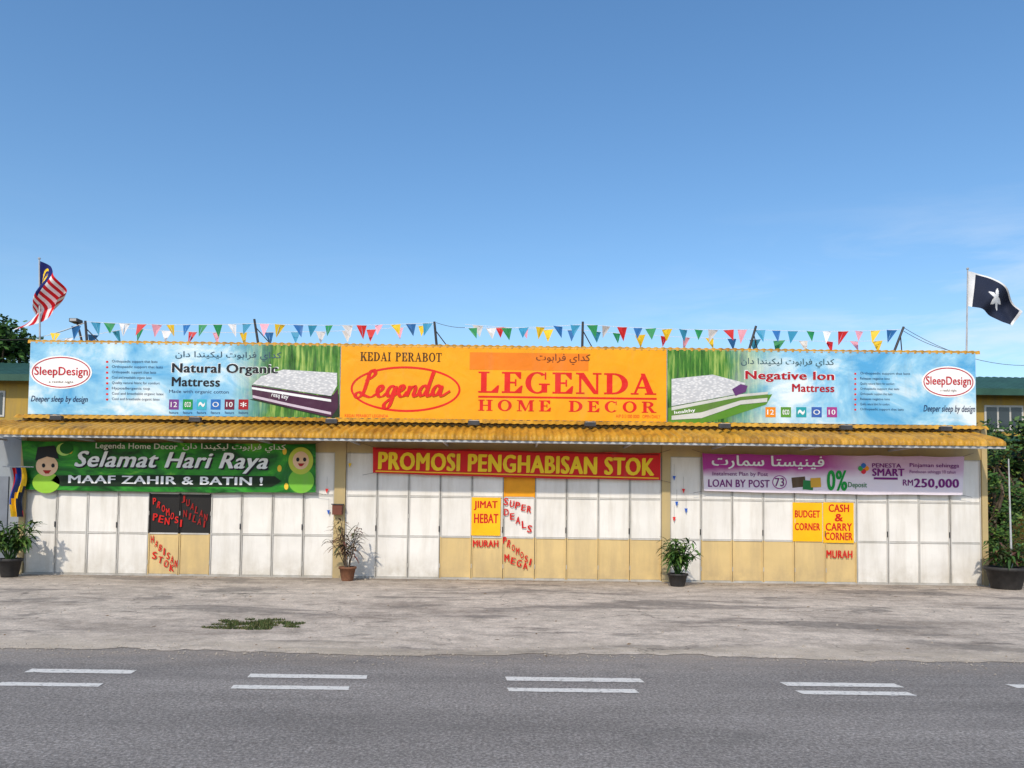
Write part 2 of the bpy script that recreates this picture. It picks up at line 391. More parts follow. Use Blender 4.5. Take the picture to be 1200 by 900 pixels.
front = [(x, 8.28+.22*noise.noise(Vector((x*.35, 0, 0)))+.12*noise.noise(Vector((x*2.3, 5, 0)))+.07*noise.noise(Vector((x*7, 9, 0)))+.03*noise.noise(Vector((x*19, 2, 0)))) for x in xs]
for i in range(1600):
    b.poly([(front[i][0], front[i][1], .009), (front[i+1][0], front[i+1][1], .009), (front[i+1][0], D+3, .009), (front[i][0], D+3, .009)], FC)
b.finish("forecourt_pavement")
def paint():
    t = NT("road_paint"); c = t.ramp(t.noise(26, 5, .78), [(.36, (.28, .26, .24)), (.46, (.72, .69, .63))])
    return t.out(c, .7, .3)
PM = paint(); b = MB()
for (x0, x1, y0, y1) in ((30,157,785.3,789.7), (-5,118,801,805.2), (290,429,791.3,795.7), (270,408,804.6,808.8), (593,750,795,799.6), (595,744,807.8,812.2),
                         (919,1050,801.2,805.6), (937,1065,811,815.4), (1188,1330,804,808.4), (1210,1340,816,820.4)):
    p, q = G((x0+x1)/2, y0, 0), G((x0+x1)/2, y1, 0); s = (G(x1, y0).x-G(x0, y0).x)/2; sl_ = -.004
    ctr = G((x0+x1)/2, (y0+y1)/2)
    n = 16; top = []; bot = []
    for i in range(n+1):
        xx = ctr.x-s+2*s*i/n; j = .012*noise.noise(Vector((xx*8, ctr.y, 0)))
        top.append((xx, p.y+j+sl_*(xx-ctr.x), .0085)); bot.append((xx+(.02 if i in (0, n) else 0), q.y+.012*noise.noise(Vector((xx*9, 7, ctr.y)))+sl_*(xx-ctr.x), .0085))
    b.poly(bot+top[::-1], PM)
b.finish("lane_markings")

M_G1 = simple("grass_blade", (.055, .085, .022), .8, .3, 9); M_G2 = simple("grass_blade_dry", (.14, .13, .05), .8, .3, 9)
b = MB(); c0 = G(296, 733)
for i in range(5600):
    a, r = R(0, 6.283), math.sqrt(R(0, 1)); x = r*math.cos(a)*.72; y = r*math.sin(a)*.5
    if noise.noise(Vector((x*4, y*5, 3)))+.38 < r*.55: continue
    h = R(.01, .055)*(1.2-r*.6); q = R(0, 6.28); dx, dy = math.cos(q)*.008, math.sin(q)*.008
    px, py = c0.x+x, c0.y+y
    b.poly([(px-dx, py-dy, .009), (px+dx, py+dy, .009), (px+R(-.03,.03), py+R(-.03,.03), .009+h)], random.choice((M_G1, M_G1, M_G2)))
b.finish("grass_patch")
M_PB = simple("pebble", (.36, .31, .25), .9, .3, 5); M_DL = simple("dry_leaf", (.22, .13, .05), .8, .3, 5)
b = MB()
for i in range(2600):
    x = R(-13, 13); z0 = .0095
    if i < 650: y = R(8.1, D-.3) if R(0, 1) < .6 else D-.1-abs(random.gauss(0, .35)); s = R(.006, .024)
    else: y = random.gauss(8.28, .22)+.25*noise.noise(Vector((x*.35, 0, 0))); s = R(.004, .013)
    if R(0, 1) < .6 or i >= 650:
        k = [(x+s*math.cos(q)*R(.7,1.2), y+s*math.sin(q)*R(.7,1.2), z0) for q in (0, 1.3, 2.5, 3.8, 5)]
        for j in range(5): b.poly([k[j], k[(j+1) % 5], (x, y, z0+s*.9)], M_PB)
    else:
        a = R(0, 6.28); s *= 1.8; u = (math.cos(a)*s, math.sin(a)*s); v = (-u[1]*.4, u[0]*.4)
        b.poly([(x-u[0], y-u[1], .012), (x+v[0], y+v[1], .02), (x+u[0], y+u[1], .014), (x-v[0], y-v[1], .013)], M_DL)
b.finish("gravel_and_litter")

# ------------------------------------------------------------------ shop building
shop = empty("shop_building", (0, D, 0))
Z = lambda y, Y=None: P(600, y, Y or D).z
zr = [.03, Z(630), Z(583), Z(533)]
bays = [(29, 391), (404, 775), (785, 1150)]
special = {(0,4,1):M_BLACK,(0,5,1):M_BLACK,(0,4,0):M_BEIGE,(0,5,0):M_BEIGE,(1,5,2):M_ORANGE}
for c in range(3, 10): special[(1,c,0)] = M_BEIGE
for c in range(1, 6): special[(2,c,0)] = M_BEIGE
bx = []
for bi, (a, e) in enumerate(bays):
    x0, x1 = P(a, 630, D).x, P(e, 630, D).x; bx.append((x0, x1)); pw = (x1-x0)/10
    b = MB(); b.box((x0, D+.06, 0), (x1, D+.09, zr[3]), M_GAP)
    b.box((x0, D-.06, 0.0), (x1, D+.05, .028), M_FRAME)
    for c in range(10):
        l, r = x0+c*pw+.006, x0+(c+1)*pw-.006; yj = R(-.009, .009)
        for rr in range(3):
            m = special.get((bi, c, rr), M_WHITE); t0 = R(-.006, .006); t1 = R(-.006, .006)
            b.box((l+.022, D+.012+yj, zr[rr]+.02), (r-.022, D+.03+yj, zr[rr+1]-.002), m)
            k = len(b.v)-8
            for q in range(8):
                vx, vy, vz = b.v[k+q]
                if q in (0, 1, 4, 5): b.v[k+q] = (vx, vy+(t0 if q in (0, 4) else t1), vz)
        fm = lambda rr: special.get((bi, c, rr), M_WHITE)
        for rr in range(3):
            for (p, q) in ((l, l+.022), (r-.022, r)):
                b.box((p, D-.006+yj, zr[rr]+(.0005)), (q, D+.03+yj, zr[rr+1]), M_FRAME if fm(rr) is M_WHITE else fm(rr))
        for k, zz in enumerate(zr):
            h = .016
            b.box((l+.0222, D-.003+yj, zz-(h if k else 0)), (r-.0222, D+.032+yj, zz+(h if k < 3 else 0)), M_FRAME)
        if c % 2 == 0:
            b.box((r-.02, D-.03+yj, 1.02), (r-.005, D-.007+yj, 1.14), M_DARKST)
        for zz in (.25, 1.3): b.cyl((l, D-.012+yj, zz), (l, D-.012+yj, zz+.09), .008, mat=M_FRAME, n=8)
    b.finish("folding_doors_%d" % (bi+1), shop)
b = MB()
edges = [(bx[0][0]-.12, bx[0][0]-.002), (bx[0][1]+.002, bx[1][0]-.002), (bx[1][1]+.002, bx[2][0]-.002), (bx[2][1]+.002, bx[2][1]+.12)]
for p, q in edges: b.box((p, D-.05, 0), (q, D+.12, Z(497)), M_CREAM)
for p, q in bx: b.box((p, D-.02, zr[3]+.003), (q, D+.12, Z(497)), M_CREAM)
b.finish("pillars_and_lintel", shop)
zb, zt = Z(493), Z(408.5)
L0, R0 = P(32, 450, D).x, P(1145, 458, D).x
b = MB()
b.box((L0, D+.15, 0), (L0+.15, D+11, 4.4), M_GREYW); b.box((R0-.15, D+.15, 0), (R0, D+11, 4.4), M_CREAM)
b.box((L0+.15, D+10.85, 0), (R0-.15, D+11, 4.4), M_CREAM)
b.box((L0+.02, D+.121, Z(497)+.001), (R0-.02, D+.3, zt-.08), M_CREAM)
b.finish("side_and_back_walls", shop)
def corr(b, x0, x1, prof, per, amp, mat, step=8):
    n = int((x1-x0)/per*step); k = len(b.v); mi = b.m(mat); m = len(prof)
    nr = []
    for i in range(m):
        a = Vector(prof[max(0, i-1)]); c = Vector(prof[min(m-1, i+1)]); d = (c-a).normalized(); nr.append((-d.y, d.x))
    for i in range(n+1):
        x = x0+(x1-x0)*i/n; s = math.sin(2*math.pi*(x-x0)/per); s = max(-.75, min(.75, s*1.3))
        dz = .012*noise.noise(Vector((x*.35, 0, 2)))+.006*noise.noise(Vector((x*1.6, 3, 2)))
        for j, (y, z) in enumerate(prof):
            b.v.append((x, y+nr[j][0]*amp*s, z+dz+nr[j][1]*amp*s))
    for i in range(n):
        for j in range(m-1):
            q = k+i*m+j; b.f.append((q, q+m, q+m+1, q+1)); b.mi.append(mi)
YF = D-1.15; zf = Z(513, YF); zk = Z(501, D-.1)
prof = [(D-.02, zk+.03)]
for i in range(1, 7): t = i/7; prof.append((D-.02-(1.0)*t, zk+.03-(zk+.03-zf-.10)*t))
for i in range(0, 7):
    a = math.radians(20+ i*12); prof.append((YF+.10-.10*math.sin(a), zf+.0+.10*math.cos(a)-.02))
prof.append((YF+.0, zf-.05))
CL, CR = P(-60, 510, YF).x, P(1180, 522, YF).x
b = MB(); corr(b, CL, CR, prof[::-1], .165, .026, M_ROOF); b.finish("corrugated_canopy_roof", shop, True)
b = MB()
b.box((CL, YF+.035, zf-.10), (CR, YF+.075, zf-.055), M_STEEL)
b.box((CL, D-.55, zk-.22), (CR, D-.51, zk-.18), M_STEEL)
x = CL+.4
while x < CR:
    b.box((x, YF+.076, zf-.10), (x+.04, D-.021, zf-.06), M_STEEL); b.cyl((x+.02, YF+.1, zf-.06), (x+.02, D-.03, zk-.06), .018, mat=M_STEEL, n=6); x += 1.9
b.finish("canopy_steel_frame", shop)
b = MB()
corr(b, L0-.12, R0+.1, [(D-.24, Z(496.5, D-.24)), (D-.2, Z(494.5, D-.2)), (D-.13, Z(492.5, D-.1))], .155, .012, M_ROOF)
corr(b, L0+.05, R0+.0, [(D-.12, zt-.03), (D-.11, zt+.04), (D+.3, zt+.08), (D+5.5, zt+.42)], .155, .012, M_ROOF)
corr(b, L0-.1, R0+.1, [(D+5.5, zt+.42), (D+11.3, 4.3)], .155, .012, M_ROOF)
b.finish("yellow_roof_sheets", shop, True)
b = MB(); b.box((L0, D-.10, zb-.09), (R0, D-.051, zb-.002), M_DARKST); b.finish("sign_ledge", shop)
b = MB()
for px in (75, 235, 392, 556, 690, 845, 985, 1100):
    p = P(px, 498+ (px-600)*.0122, D-.35); x = p.x
    b.cyl((x, D-.1, p.z-.02), (x, D-.55, p.z+.02), .014, mat=M_DARKST, n=6)
    b.box((x-.12, D-.66, p.z-.04), (x+.12, D-.56, p.z+.045), M_DARKST)
    b.box((x-.10, D-.662, p.z+.046), (x+.10, D-.57, p.z+.055), M_STEEL)
b.finish("floodlights", shop)
b = MB(); p = P(396, 597, D-.1)
b.box((p.x-.1, D-.2, p.z-.11), (p.x+.1, D-.055, p.z+.1), simple("brown_box", (.16, .05, .03))); b.box((p.x-.12, D-.22, p.z+.101), (p.x+.12, D-.053, p.z+.12), M_DARKST)
b.finish("wall_box", shop)
b = MB(); b.box((L0-3.2, D+.3, 0), (L0-.125, D+.42, Z(500)), M_GREYW)
b.box((L0-1.0, D+.27, .0), (L0-.5, D+.298, 2.1), simple("annex_door", (.18, .2, .24)))
b.finish("annex_wall", shop)

# ------------------------------------------------------------------ signboards
def board(name, x0, x1, mat):
    c = Vector(((x0+x1)/2, D-.1, (zb+zt)/2)); e = empty(name, c); b = MB()
    b.box((x0+.004, D-.12, zb), (x1-.004, D-.02, zt), M_STEEL)
    b.finish("frame", e)
    b = MB(); b.poly([(x0+.01, D-.124, zb+.005), (x1-.01, D-.124, zb+.005), (x1-.01, D-.124, zt-.005), (x0+.01, D-.124, zt-.005)], mat); b.finish("printed_sheet", e)
    return e
YB = D-.124; y1, y2, y3, y4 = YB-.004, YB-.008, YB-.012, YB-.016
xa, xb_ = P(398.5, 450, YB).x, P(781.5, 455, YB).x
xl, xr = P(33.5, 450, YB).x, P(1144, 458, YB).x
def matt_print(name, gx0, gx1):
    t = NT(name); X = t.sep()[0]; Zc = t.sep()[2]
    cl = t.noise(.9, 6, .6, t.mapping((1, 1, 1.4)), .5)
    skyc = t.ramp(cl, [(.36, srgb(84, 162, 210)), (.52, srgb(146, 198, 226)), (.66, srgb(222, 234, 238))])
    bam = t.ramp(t.noise(1, 4, .6, t.mapping((14, 1, 1.3))), [(.3, srgb(24, 66, 20)), (.5, srgb(66, 124, 38)), (.72, srgb(170, 192, 100))])
    g = t.maprange(t.math('ADD', X, t.math('MULTIPLY', t.noise(1.3, 5), .9)), gx0+.45, gx1+.45)
    c = t.mix(g, skyc, bam); t.bump(t.noise(2.2, 2, .4, dist=.6), .4, .06)
    st = t.ramp(t.noise(1, 5, .65, t.mapping((4, 4, .6))), [(.55, 0.0), (.85, .25)])
    c = t.mix(st, c, (.25, .23, .2))
    return t.out(c, .45, .3)
Xp = lambda px, py=450: P(px, py, YB).x
bl = board("mattress_advertising_board", xl, xa, matt_print("print_bamboo_a", Xp(268), Xp(318)))
br = board("mattress_advertising_board.001", xb_, xr, matt_print("print_bamboo_b", Xp(915), Xp(850)))
bm = board("furniture_shop_signboard", xa, xb_, ink(246, 166, 14))
RED = ink(222, 32, 22); WH = ink(240, 242, 244); DK = ink(24, 26, 34); BRN = ink(70, 40, 10)
serif("KEDAI PERABOT", bm, BRN, (422, 413, 518, 423.5), y1, .1, "heading")
rect("orange_panel", bm, ink(240, 130, 20), (550, 413.5, 690, 434), y1)
text(jawi("كداي فرابوت"), bm, ink(120, 60, 24), (628, 414.5, 692, 427.5), y2, .012, name="jawi_heading")
disc("oval", bm, RED, (410.5, 429, 540, 483), y1, 0, .045, 56)
script(bm, RED, (418, 434, 530, 478), y2)
serif("LEGENDA", bm, RED, (560, 436.5, 769, 461.5), y1, .1, "name_lettering")
rect("underline", bm, RED, (560, 465, 770, 467.2), y1)
serif("HOME DECOR", bm, RED, (560, 469.5, 769, 482.5), y1, .34, "subtitle")
text("H/P 013 000 0000   OPEN DAILY", bm, RED, (722, 486, 774, 490), y1, .004)
text("KEDAI PERABOT LEGENDA", bm, RED, (404, 485.5, 455, 489), y1, .004)
NAVY = ink(20, 32, 84); PUR = ink(70, 28, 60)
def oval_logo(par, box, tag):
    x0, y0, x1_, y1_ = box
    disc("logo_oval", par, ink(250, 250, 250), box, y1); disc("logo_ring", par, ink(190, 30, 50), (x0+2, y0+1.5, x1_-2, y1_-1.5), y2, 0, .022)
    text("SleepDesign", par, ink(196, 24, 44), (x0+5, (y0+y1_)/2-6.5, x1_-5, (y0+y1_)/2+6.5), y3, .014)
    text("a restful night", par, ink(120, 90, 70), (x0+22, y1_-10, x1_-22, y1_-6.5), y3)
    text("Deeper sleep by design", par, NAVY, tag, y1, .016, .25)
oval_logo(bl, (35, 416.5, 108, 456), (36, 464, 103, 473))
for i in range(8):
    yy = 424+i*6.3
    disc("bullet", bl, RED, (124, yy-1.3, 127, yy+1.3), y1, n=10)
    text(random.choice(("Quality natural fabric for comfort", "Orthopaedic support that lasts", "Cool and breathable organic latex", "Hypoallergenic top")), bl, NAVY, (131, yy-2, 131+R(38, 62), yy+2), y1)
text(jawi("كداي فرابوت ليكيندا دان"), bl, ink(60, 90, 110), (205, 412, 330, 423), y1, .012)
text("Natural Organic", bl, WH, (200.2, 425.2, 327, 441.3), y1, .045); text("Natural Organic", bl, DK, (201, 426, 326, 440.5), y2, .03)
text("Mattress", bl, DK, (201, 442, 258, 453), y1, .03)
ics = [(120,60,140),(30,150,70),(60,180,200),(40,110,190),(110,30,60),(160,20,30)]
for i, c in enumerate(ics):
    x = 198+i*16.3; rect("icon", bl, ink(*c), (x, 468, x+11.5, 480), y1); text(["12","eco","~","O","10","*"][i], bl, WH, (x+2, 471, x+9.5, 477), y2, .012)
    text("feature", bl, NAVY, (x, 482, x+11, 485), y1)
text("Made with organic cotton", bl, NAVY, (198, 457, 268, 462), y1)
def quilt():
    t = NT("print_quilt"); v = t.n.new("ShaderNodeTexVoronoi"); v.inputs['Scale'].default_value = 13
    t.link(t.mapping((1, 1, 2.2)), v.inputs['Vector']); c = t.ramp(v.outputs[0], [(.1, (.78, .78, .79)), (.6, (.5, .51, .54))]); return t.out(c, .5)
Q = quilt()
ppoly("mattress_shadow", bl, ink(22, 52, 20), [(292, 468), (391, 491), (398, 488), (397, 462)], y1)
ppoly("mattress_top", bl, Q, [(296, 450), (306, 441), (332, 433), (395, 437), (395, 452), (388, 464), (340, 457)], y2)
ppoly("mattress_side", bl, PUR, [(295, 451), (340, 458), (388, 465.5), (396, 455), (396, 478), (388, 489), (340, 478), (296, 467)], y2)
ppoly("mattress_band", bl, WH, [(295, 453.5), (340, 460.5), (388, 468), (388, 471), (340, 463.5), (295, 456)], y3)
ppoly("mattress_band", bl, ink(205, 190, 205), [(296, 463), (340, 473), (388, 483), (388, 486), (340, 476), (296, 466)], y3)
text("resq key", bl, WH, (318, 461, 338, 468), y3, .02, 0, -9)
oval_logo(br, (1080, 429, 1143, 466), (1082, 475, 1143, 485))
text(jawi("كداي فرابوت ليكيندا دان"), br, ink(70, 100, 110), (868, 420, 978, 431), y1, .012)
MAR = ink(176, 14, 34)
text("Negative Ion", br, WH, (872.2, 434.2, 979, 448.8), y1, .045); text("Negative Ion", br, MAR, (873, 435, 978, 448), y2, .03); text("Mattress", br, MAR, (928, 450, 978, 459.5), y1, .03)
for i in range(8):
    yy = 438+i*6; disc("bullet", br, RED, (1001, yy-1.2, 1003.6, yy+1.2), y1, n=10)
    text(random.choice(("Quality natural fabric for comfort", "Orthopaedic support that lasts", "Releases negative ions")), br, NAVY, (1008, yy-1.8, 1008+R(34, 60), yy+1.8), y1)
for i, c in enumerate([(235,140,20),(90,150,50),(40,160,170),(60,100,180),(170,60,140)]):
    x = 897+i*18; rect("icon", br, ink(*c), (x, 477, x+12, 489), y1); text(["12","eco","~","O","10"][i], br, WH, (x+2, 480, x+10, 486), y2, .012)
ppoly("meadow", br, ink(88, 140, 40), [(783, 478), (830, 470), (905, 462), (898, 474), (850, 490), (820, 496.5), (783, 496.5)], y1)
ppoly("mattress_top", br, Q, [(787, 444), (835, 439), (874, 449), (868, 461), (787, 476)], y2)
ppoly("mattress_side", br, ink(205, 205, 200), [(787, 477), (868, 462), (900, 459), (899, 471), (868, 474), (822, 490), (787, 492)], y3)
ppoly("mattress_band", br, ink(92, 130, 50), [(787, 481), (868, 465), (900, 462), (900, 466), (868, 469), (822, 483), (787, 487)], y4)
ppoly("pillow", br, ink(96, 52, 110), [(858, 456), (868, 450), (876, 452), (874, 459), (862, 464)], y4)
text("healthy", br, WH, (790, 480, 815, 485), YB-.019, .02, 0, 8)

# ------------------------------------------------------------------ banners
def banner(name, pts, Y, mat):
    c = P(sum(p[0] for p in pts)/4, sum(p[1] for p in pts)/4, Y); e = empty(name, c)
    A, B_, C, D_ = [P(x, y, Y) for x, y in pts]
    b = MB(); n = 60; k = 0
    top = []; bot = []
    for i in range(n+1):
        t = i/n; u = A.lerp(B_, t); l = D_.lerp(C, t)
        s = .018*abs(math.sin(t*math.pi*6))*-1+.008*noise.noise(Vector((t*9, Y, 1)))
        l = l+Vector((0, 0, -.025*math.sin(t*math.pi)+.014*noise.noise(Vector((t*7, 3, 1))))); u = u+Vector((0, 0, s))
        top.append(u); bot.append(l)
    rows = 4
    for i in range(n):
        for j in range(rows):
            f = lambda ii, jj: top[ii].lerp(bot[ii], jj/rows)
            b.poly([f(i, j+1), f(i+1, j+1), f(i+1, j), f(i, j)], mat)
    b.finish("cloth", e)
    b = MB()
    for q in (A, B_, C, D_):
        s = -1 if q in (A, D_) else 1
        b.cyl(q+Vector((-.03*s, -.002, 0)), q+Vector((.22*s, .02, .08 if q in (A, B_) else -.05)), .004, mat=M_DARKST, n=5)
    b.finish("ties", e)
    return e
YN = D-.12; n1, n2, n3, n4 = YN-.006, YN-.010, YN-.014, YN-.018
def green_print():
    t = NT("print_green"); n = t.noise(1.1, 5, .6, t.mapping((1, 1, 2)), 1.2)
    c = t.ramp(n, [(.32, srgb(6, 48, 14)), (.48, srgb(16, 104, 26)), (.62, srgb(48, 150, 34)), (.74, srgb(130, 190, 54))])
    t.bump(t.noise(2.4, 2, .4, dist=.6), .6, .08); return t.out(c, .45, .3)
bg1 = banner("festive_greeting_banner", [(25, 516), (370, 520), (370, 577), (30, 573.5)], YN, green_print())
SK = ink(236, 196, 160)
text("Selamat Hari Raya", bg1, DK, (88.5, 531, 316, 556), n2, .03, .3, 0); text("Selamat Hari Raya", bg1, WH, (87, 529.5, 314, 554), n3, .03, .3, 0)
ppoly("dark_ribbon", bg1, ink(14, 40, 16), [(66, 557), (200, 556.5), (322, 558), (330, 564), (318, 570.5), (200, 570.5), (72, 569.5), (60, 563)], n1); text("MAAF ZAHIR & BATIN !", bg1, WH, (80, 558, 308, 567.5), n2, .025)
text("Legenda Home Decor", bg1, ink(225, 230, 215), (112, 519.5, 208, 528), n2, .015)
text(jawi("كداي فرابوت ليكيندا دان"), bg1, ink(225, 230, 215), (214, 520, 335, 530), n2, .012)
disc("boy_body", bg1, ink(150, 200, 60), (38, 553, 70, 578), n1); disc("boy_face", bg1, SK, (42, 534, 68, 558), n2)
ppoly("songkok", bg1, DK, [(41, 540), (44, 524), (64, 522), (69, 538), (55, 535)], n3)
for x in (49, 60): disc("boy_eye", bg1, DK, (x, 543, x+4, 548), n3, n=12)
ppoly("boy_smile", bg1, ink(170, 30, 30), [(50, 551), (60, 551), (57, 555), (53, 555)], n3)
disc("girl_body", bg1, ink(120, 190, 60), (338, 549, 368, 578), n1); disc("girl_scarf", bg1, ink(190, 200, 70), (338, 524, 367, 556), n2)
disc("girl_face", bg1, SK, (343, 529, 362, 550), n3)
for x in (347, 355): disc("girl_eye", bg1, DK, (x, 536, x+4, 541), n4, n=12)
ppoly("girl_smile", bg1, ink(170, 30, 30), [(349, 543), (357, 543), (354, 546.5), (351, 546.5)], n4)
for x, y in ((325, 545), (80, 524), (331, 525), (333, 566)):
    disc("lamp_ornament", bg1, ink(240, 200, 60), (x, y, x+5, y+8), n1-.001, n=16)
disc("moon", bg1, ink(190, 230, 120), (66, 519, 84, 534), n1); disc("moon_cut", bg1, ink(20, 100, 30), (70, 518.5, 86, 532), n2)
bg2 = banner("stock_clearance_banner", [(437, 524), (774, 531), (774, 562.5), (437, 554)], YN, ink(214, 22, 26))
text("PROMOSI PENGHABISAN STOK", bg2, ink(252, 214, 40), (443, 533, 767, 554), n2, .045, 0, -.65)
rect("stripe_low", bg2, ink(250, 190, 40), (440, 555.5, 772, 557), n2, -.75); rect("stripe_high", bg2, ink(150, 10, 16), (440, 528.3, 772, 530), n2, -.55)
def pink_print():
    t = NT("print_purple"); X = t.sep()[0]; Zc = t.sep()[2]; q = P(830, 575, YN); r = P(1128, 558, YN)
    n = t.math('MULTIPLY', t.noise(1.2, 3), .3)
    g = t.maprange(t.math('ADD', Zc, n), q.z+.46, q.z+.66)
    g2 = t.maprange(X, r.x-3.0, r.x-2.2, 1, .45)
    c = t.mix(t.math('MULTIPLY', g, g2), srgb(226, 216, 228), srgb(166, 44, 140))
    t.bump(t.noise(2.4, 2, .4, dist=.6), .6, .08); return t.out(c, .45, .3)
bg3 = banner("loan_promotion_banner", [(823, 531), (1130, 535), (1128, 580), (825, 575)], YN, pink_print())
VI = ink(120, 30, 120)
text(jawi("فينيستا سمارت"), bg3, WH, (834, 534, 966, 550), n2, .02)
text("Instalment Plan by Post", bg3, VI, (835, 553, 900, 559), n2, .01); text("LOAN BY POST", bg3, VI, (830, 562, 902, 571), n2, .02)
disc("badge", bg3, ink(240, 240, 240), (905, 557, 922, 573), n1); disc("badge_ring", bg3, ink(160, 60, 150), (905, 557, 922, 573), n2, 0, .02)
text("73", bg3, VI, (908, 560, 919, 570), n3, .02)
rect("picture_card", bg3, ink(90, 70, 50), (928, 559, 944, 571), n1, 6); rect("picture_card", bg3, ink(40, 130, 70), (941, 563, 953, 574), n2, -4); rect("picture_card", bg3, ink(220, 170, 60), (950, 560, 962, 571), n3, 3)
text("0%", bg3, ink(20, 150, 60), (969, 551, 993, 575), n2, .035); text("Deposit", bg3, ink(20, 120, 60), (994, 565, 1016, 573), n2, .01)
for i, c in enumerate(((240,150,30),(220,40,60),(60,160,80),(50,110,190))):
    a = i*1.57; disc("petal", bg3, ink(*c), (1012+3.5*math.cos(a)-3, 549+3.5*math.sin(a)-3, 1012+3.5*math.cos(a)+3, 549+3.5*math.sin(a)+3), n1-.001*i, n=14)
text("PENESTA", bg3, VI, (1022, 543, 1056, 548), n2, .02); text("SMART", bg3, VI, (1022, 549, 1060, 558), n2, .04)
text("Pinjaman sehingga", bg3, VI, (1066, 543, 1124, 549), n2, .01); text("RM", bg3, VI, (1058, 562, 1070, 569), n2, .02); text("250,000", bg3, VI, (1071, 561, 1124, 573), n2, .035)
rect("contact_strip", bg3, VI, (1024, 559.5, 1052, 562), n2)
text("Penebusan sehingga 10 tahun", bg3, VI, (1066, 551, 1120, 556), n2, .008)

# ------------------------------------------------------------------ posters and door lettering
YP = D-.018; YT = D-.023
YEL = ink(255, 190, 20); RD = ink(206, 30, 26)
def poster(box, lines, name="door_poster", back=YEL):
    c = P((box[0]+box[2])/2, (box[1]+box[3])/2, YP); e = empty(name, c)
    b = MB(); _, w_, h_, a_ = frame(box, YP); b.box((c.x-w_/2, YP, c.z-h_/2), (c.x+w_/2, YP+.003, c.z+h_/2), back); b.finish("sheet", e)
    for s, bxx in lines: text(s, e, RD, bxx, YT, .03)
    return e
poster((552.5, 583, 586.5, 627.5), [("JIMAT", (555.5, 587, 583, 598)), ("HEBAT", (555.5, 602, 584, 613))])
poster((929, 589, 963.5, 634.5), [("BUDGET", (931.5, 598, 961, 606.5)), ("CORNER", (931.5, 613, 961, 621.5))])
poster((964.7, 589, 1000.5, 636), [("CASH", (971, 591, 995, 600)), ("&", (978, 602, 988, 611)), ("CARRY", (967.5, 613, 998.5, 622)), ("CORNER", (967, 624, 999, 633))])
dl = empty("door_lettering", (0, D-.02, 1.2))
def scatter(word, x, y, dx, dy, s, mat=RD, jit=.6):
    for i, ch in enumerate(word):
        wd = 2.0 if ch == 'I' else min(dx*.80, 5.6)
        if ch != ' ': text(ch, dl, mat, (x+i*dx-wd/2+R(-.2,.2), y+i*dy-s*.45+R(-jit,jit), x+i*dx+wd/2, y+i*dy+s*.45), D-.020, .03, 0, R(-12, 4), "letter")
text("MURAH", dl, RD, (554, 633, 584, 641), YT, .03); text("MURAH", dl, RD, (968.5, 645, 999, 654), YT, .03)
scatter("SUPER", 593, 588, 6.8, 2.2, 9); scatter("DEALS", 593.5, 600, 6.8, 5.0, 9)
scatter("PROMOSI", 591.5, 633, 5.0, 4.3, 9); scatter("MEGA", 594, 654, 7.2, 3.0, 9)
scatter("PROMOSI", 181, 587, 5.2, 4.4, 9); scatter("PEN", 182, 606, 7, 2.4, 9); scatter("JUALAN", 215, 585, 5.2, 4.2, 9, ink(150, 24, 22)); scatter("NILAI", 217, 602, 5.6, 3, 9, ink(150, 24, 22))
scatter("HABISAN", 178.5, 632, 4.6, 4.8, 9); scatter("STOK", 181, 651, 6.8, 4.8, 9)
PC = [ink(30, 90, 190), ink(240, 200, 30), ink(220, 40, 40)]
b = MB()
for (x, y) in ((790, 560), (801, 575), (793, 590), (804, 598), (790, 608), (383, 575), (385, 600), (410, 545)):
    p = P(x, y, D-.03); b.poly([p+Vector((-.035, 0, .04)), p+Vector((0, -.01, -.06)), p+Vector((.035, 0, .04))], random.choice(PC)); b.cyl(p+Vector((0, 0, .04)), p+Vector((0, .005, .3)), .002, mat=M_DARKST, n=4)
b.finish("door_pennants")

# ------------------------------------------------------------------ bunting
BC = [ink(236, 200, 50), ink(206, 44, 48), ink(40, 140, 84), ink(46, 112, 180), ink(238, 168, 186), ink(232, 232, 236), ink(58, 150, 190)]
M_CORD = simple("white_cord", (.7, .7, .7), .6)
bunt = empty("bunting", (0, D+.2, 5.3))
def strand(pts, Y, sag, ph, sp=.345):
    b = MB(); Ps = [P(x, y, Y) for x, y in pts]; k = ph
    for a, c in zip(Ps, Ps[1:]):
        L = (c-a).length; n = max(8, int(L/.12)); f = lambda t: a.lerp(c, t)+Vector((0, 0, -sag*4*t*(1-t)*L/4))
        for i in range(n): b.cyl(f(i/n), f((i+1)/n), .005, mat=M_CORD, n=4, cap=False)
        m = int(L/sp)
        for i in range(m):
            t = (i+.5)/m+R(-.008, .008); p = f(t); mat = BC[k % 7] if R(0, 1) < .8 else random.choice(BC); k += 3
            w_ = R(.09, .12); h_ = R(.24, .31); tilt = R(-.2, .2); yw = R(-.12, .10); tw = R(-.06, .06)
            b.poly([p+Vector((-w_, tw, -.005)), p+Vector((0, 0, -.008)), p+Vector((tilt*.25, yw*.5+R(-.03, .03), -h_*.5)), p+Vector((tilt*.5, yw, -h_))], mat)
            b.poly([p+Vector((0, 0, -.008)), p+Vector((w_, -tw, -.005)), p+Vector((tilt*.5, yw, -h_)), p+Vector((tilt*.25, yw*.5+.01, -h_*.5))], mat)
    b.finish("pennant_strand", bunt)
strand([(52, 394), (102, 377), (300, 379), (511, 378)], D+.15, .05, 0, .33)
strand([(40, 401), (150, 385), (330, 389), (511, 380)], D+.45, .05, 4, .5)
strand([(545, 384), (684, 380), (880, 386), (1056, 386)], D+.15, .05, 2, .33)
strand([(545, 380), (684, 387), (870, 397), (1044, 399)], D+.45, .04, 5, .5)
b = MB()
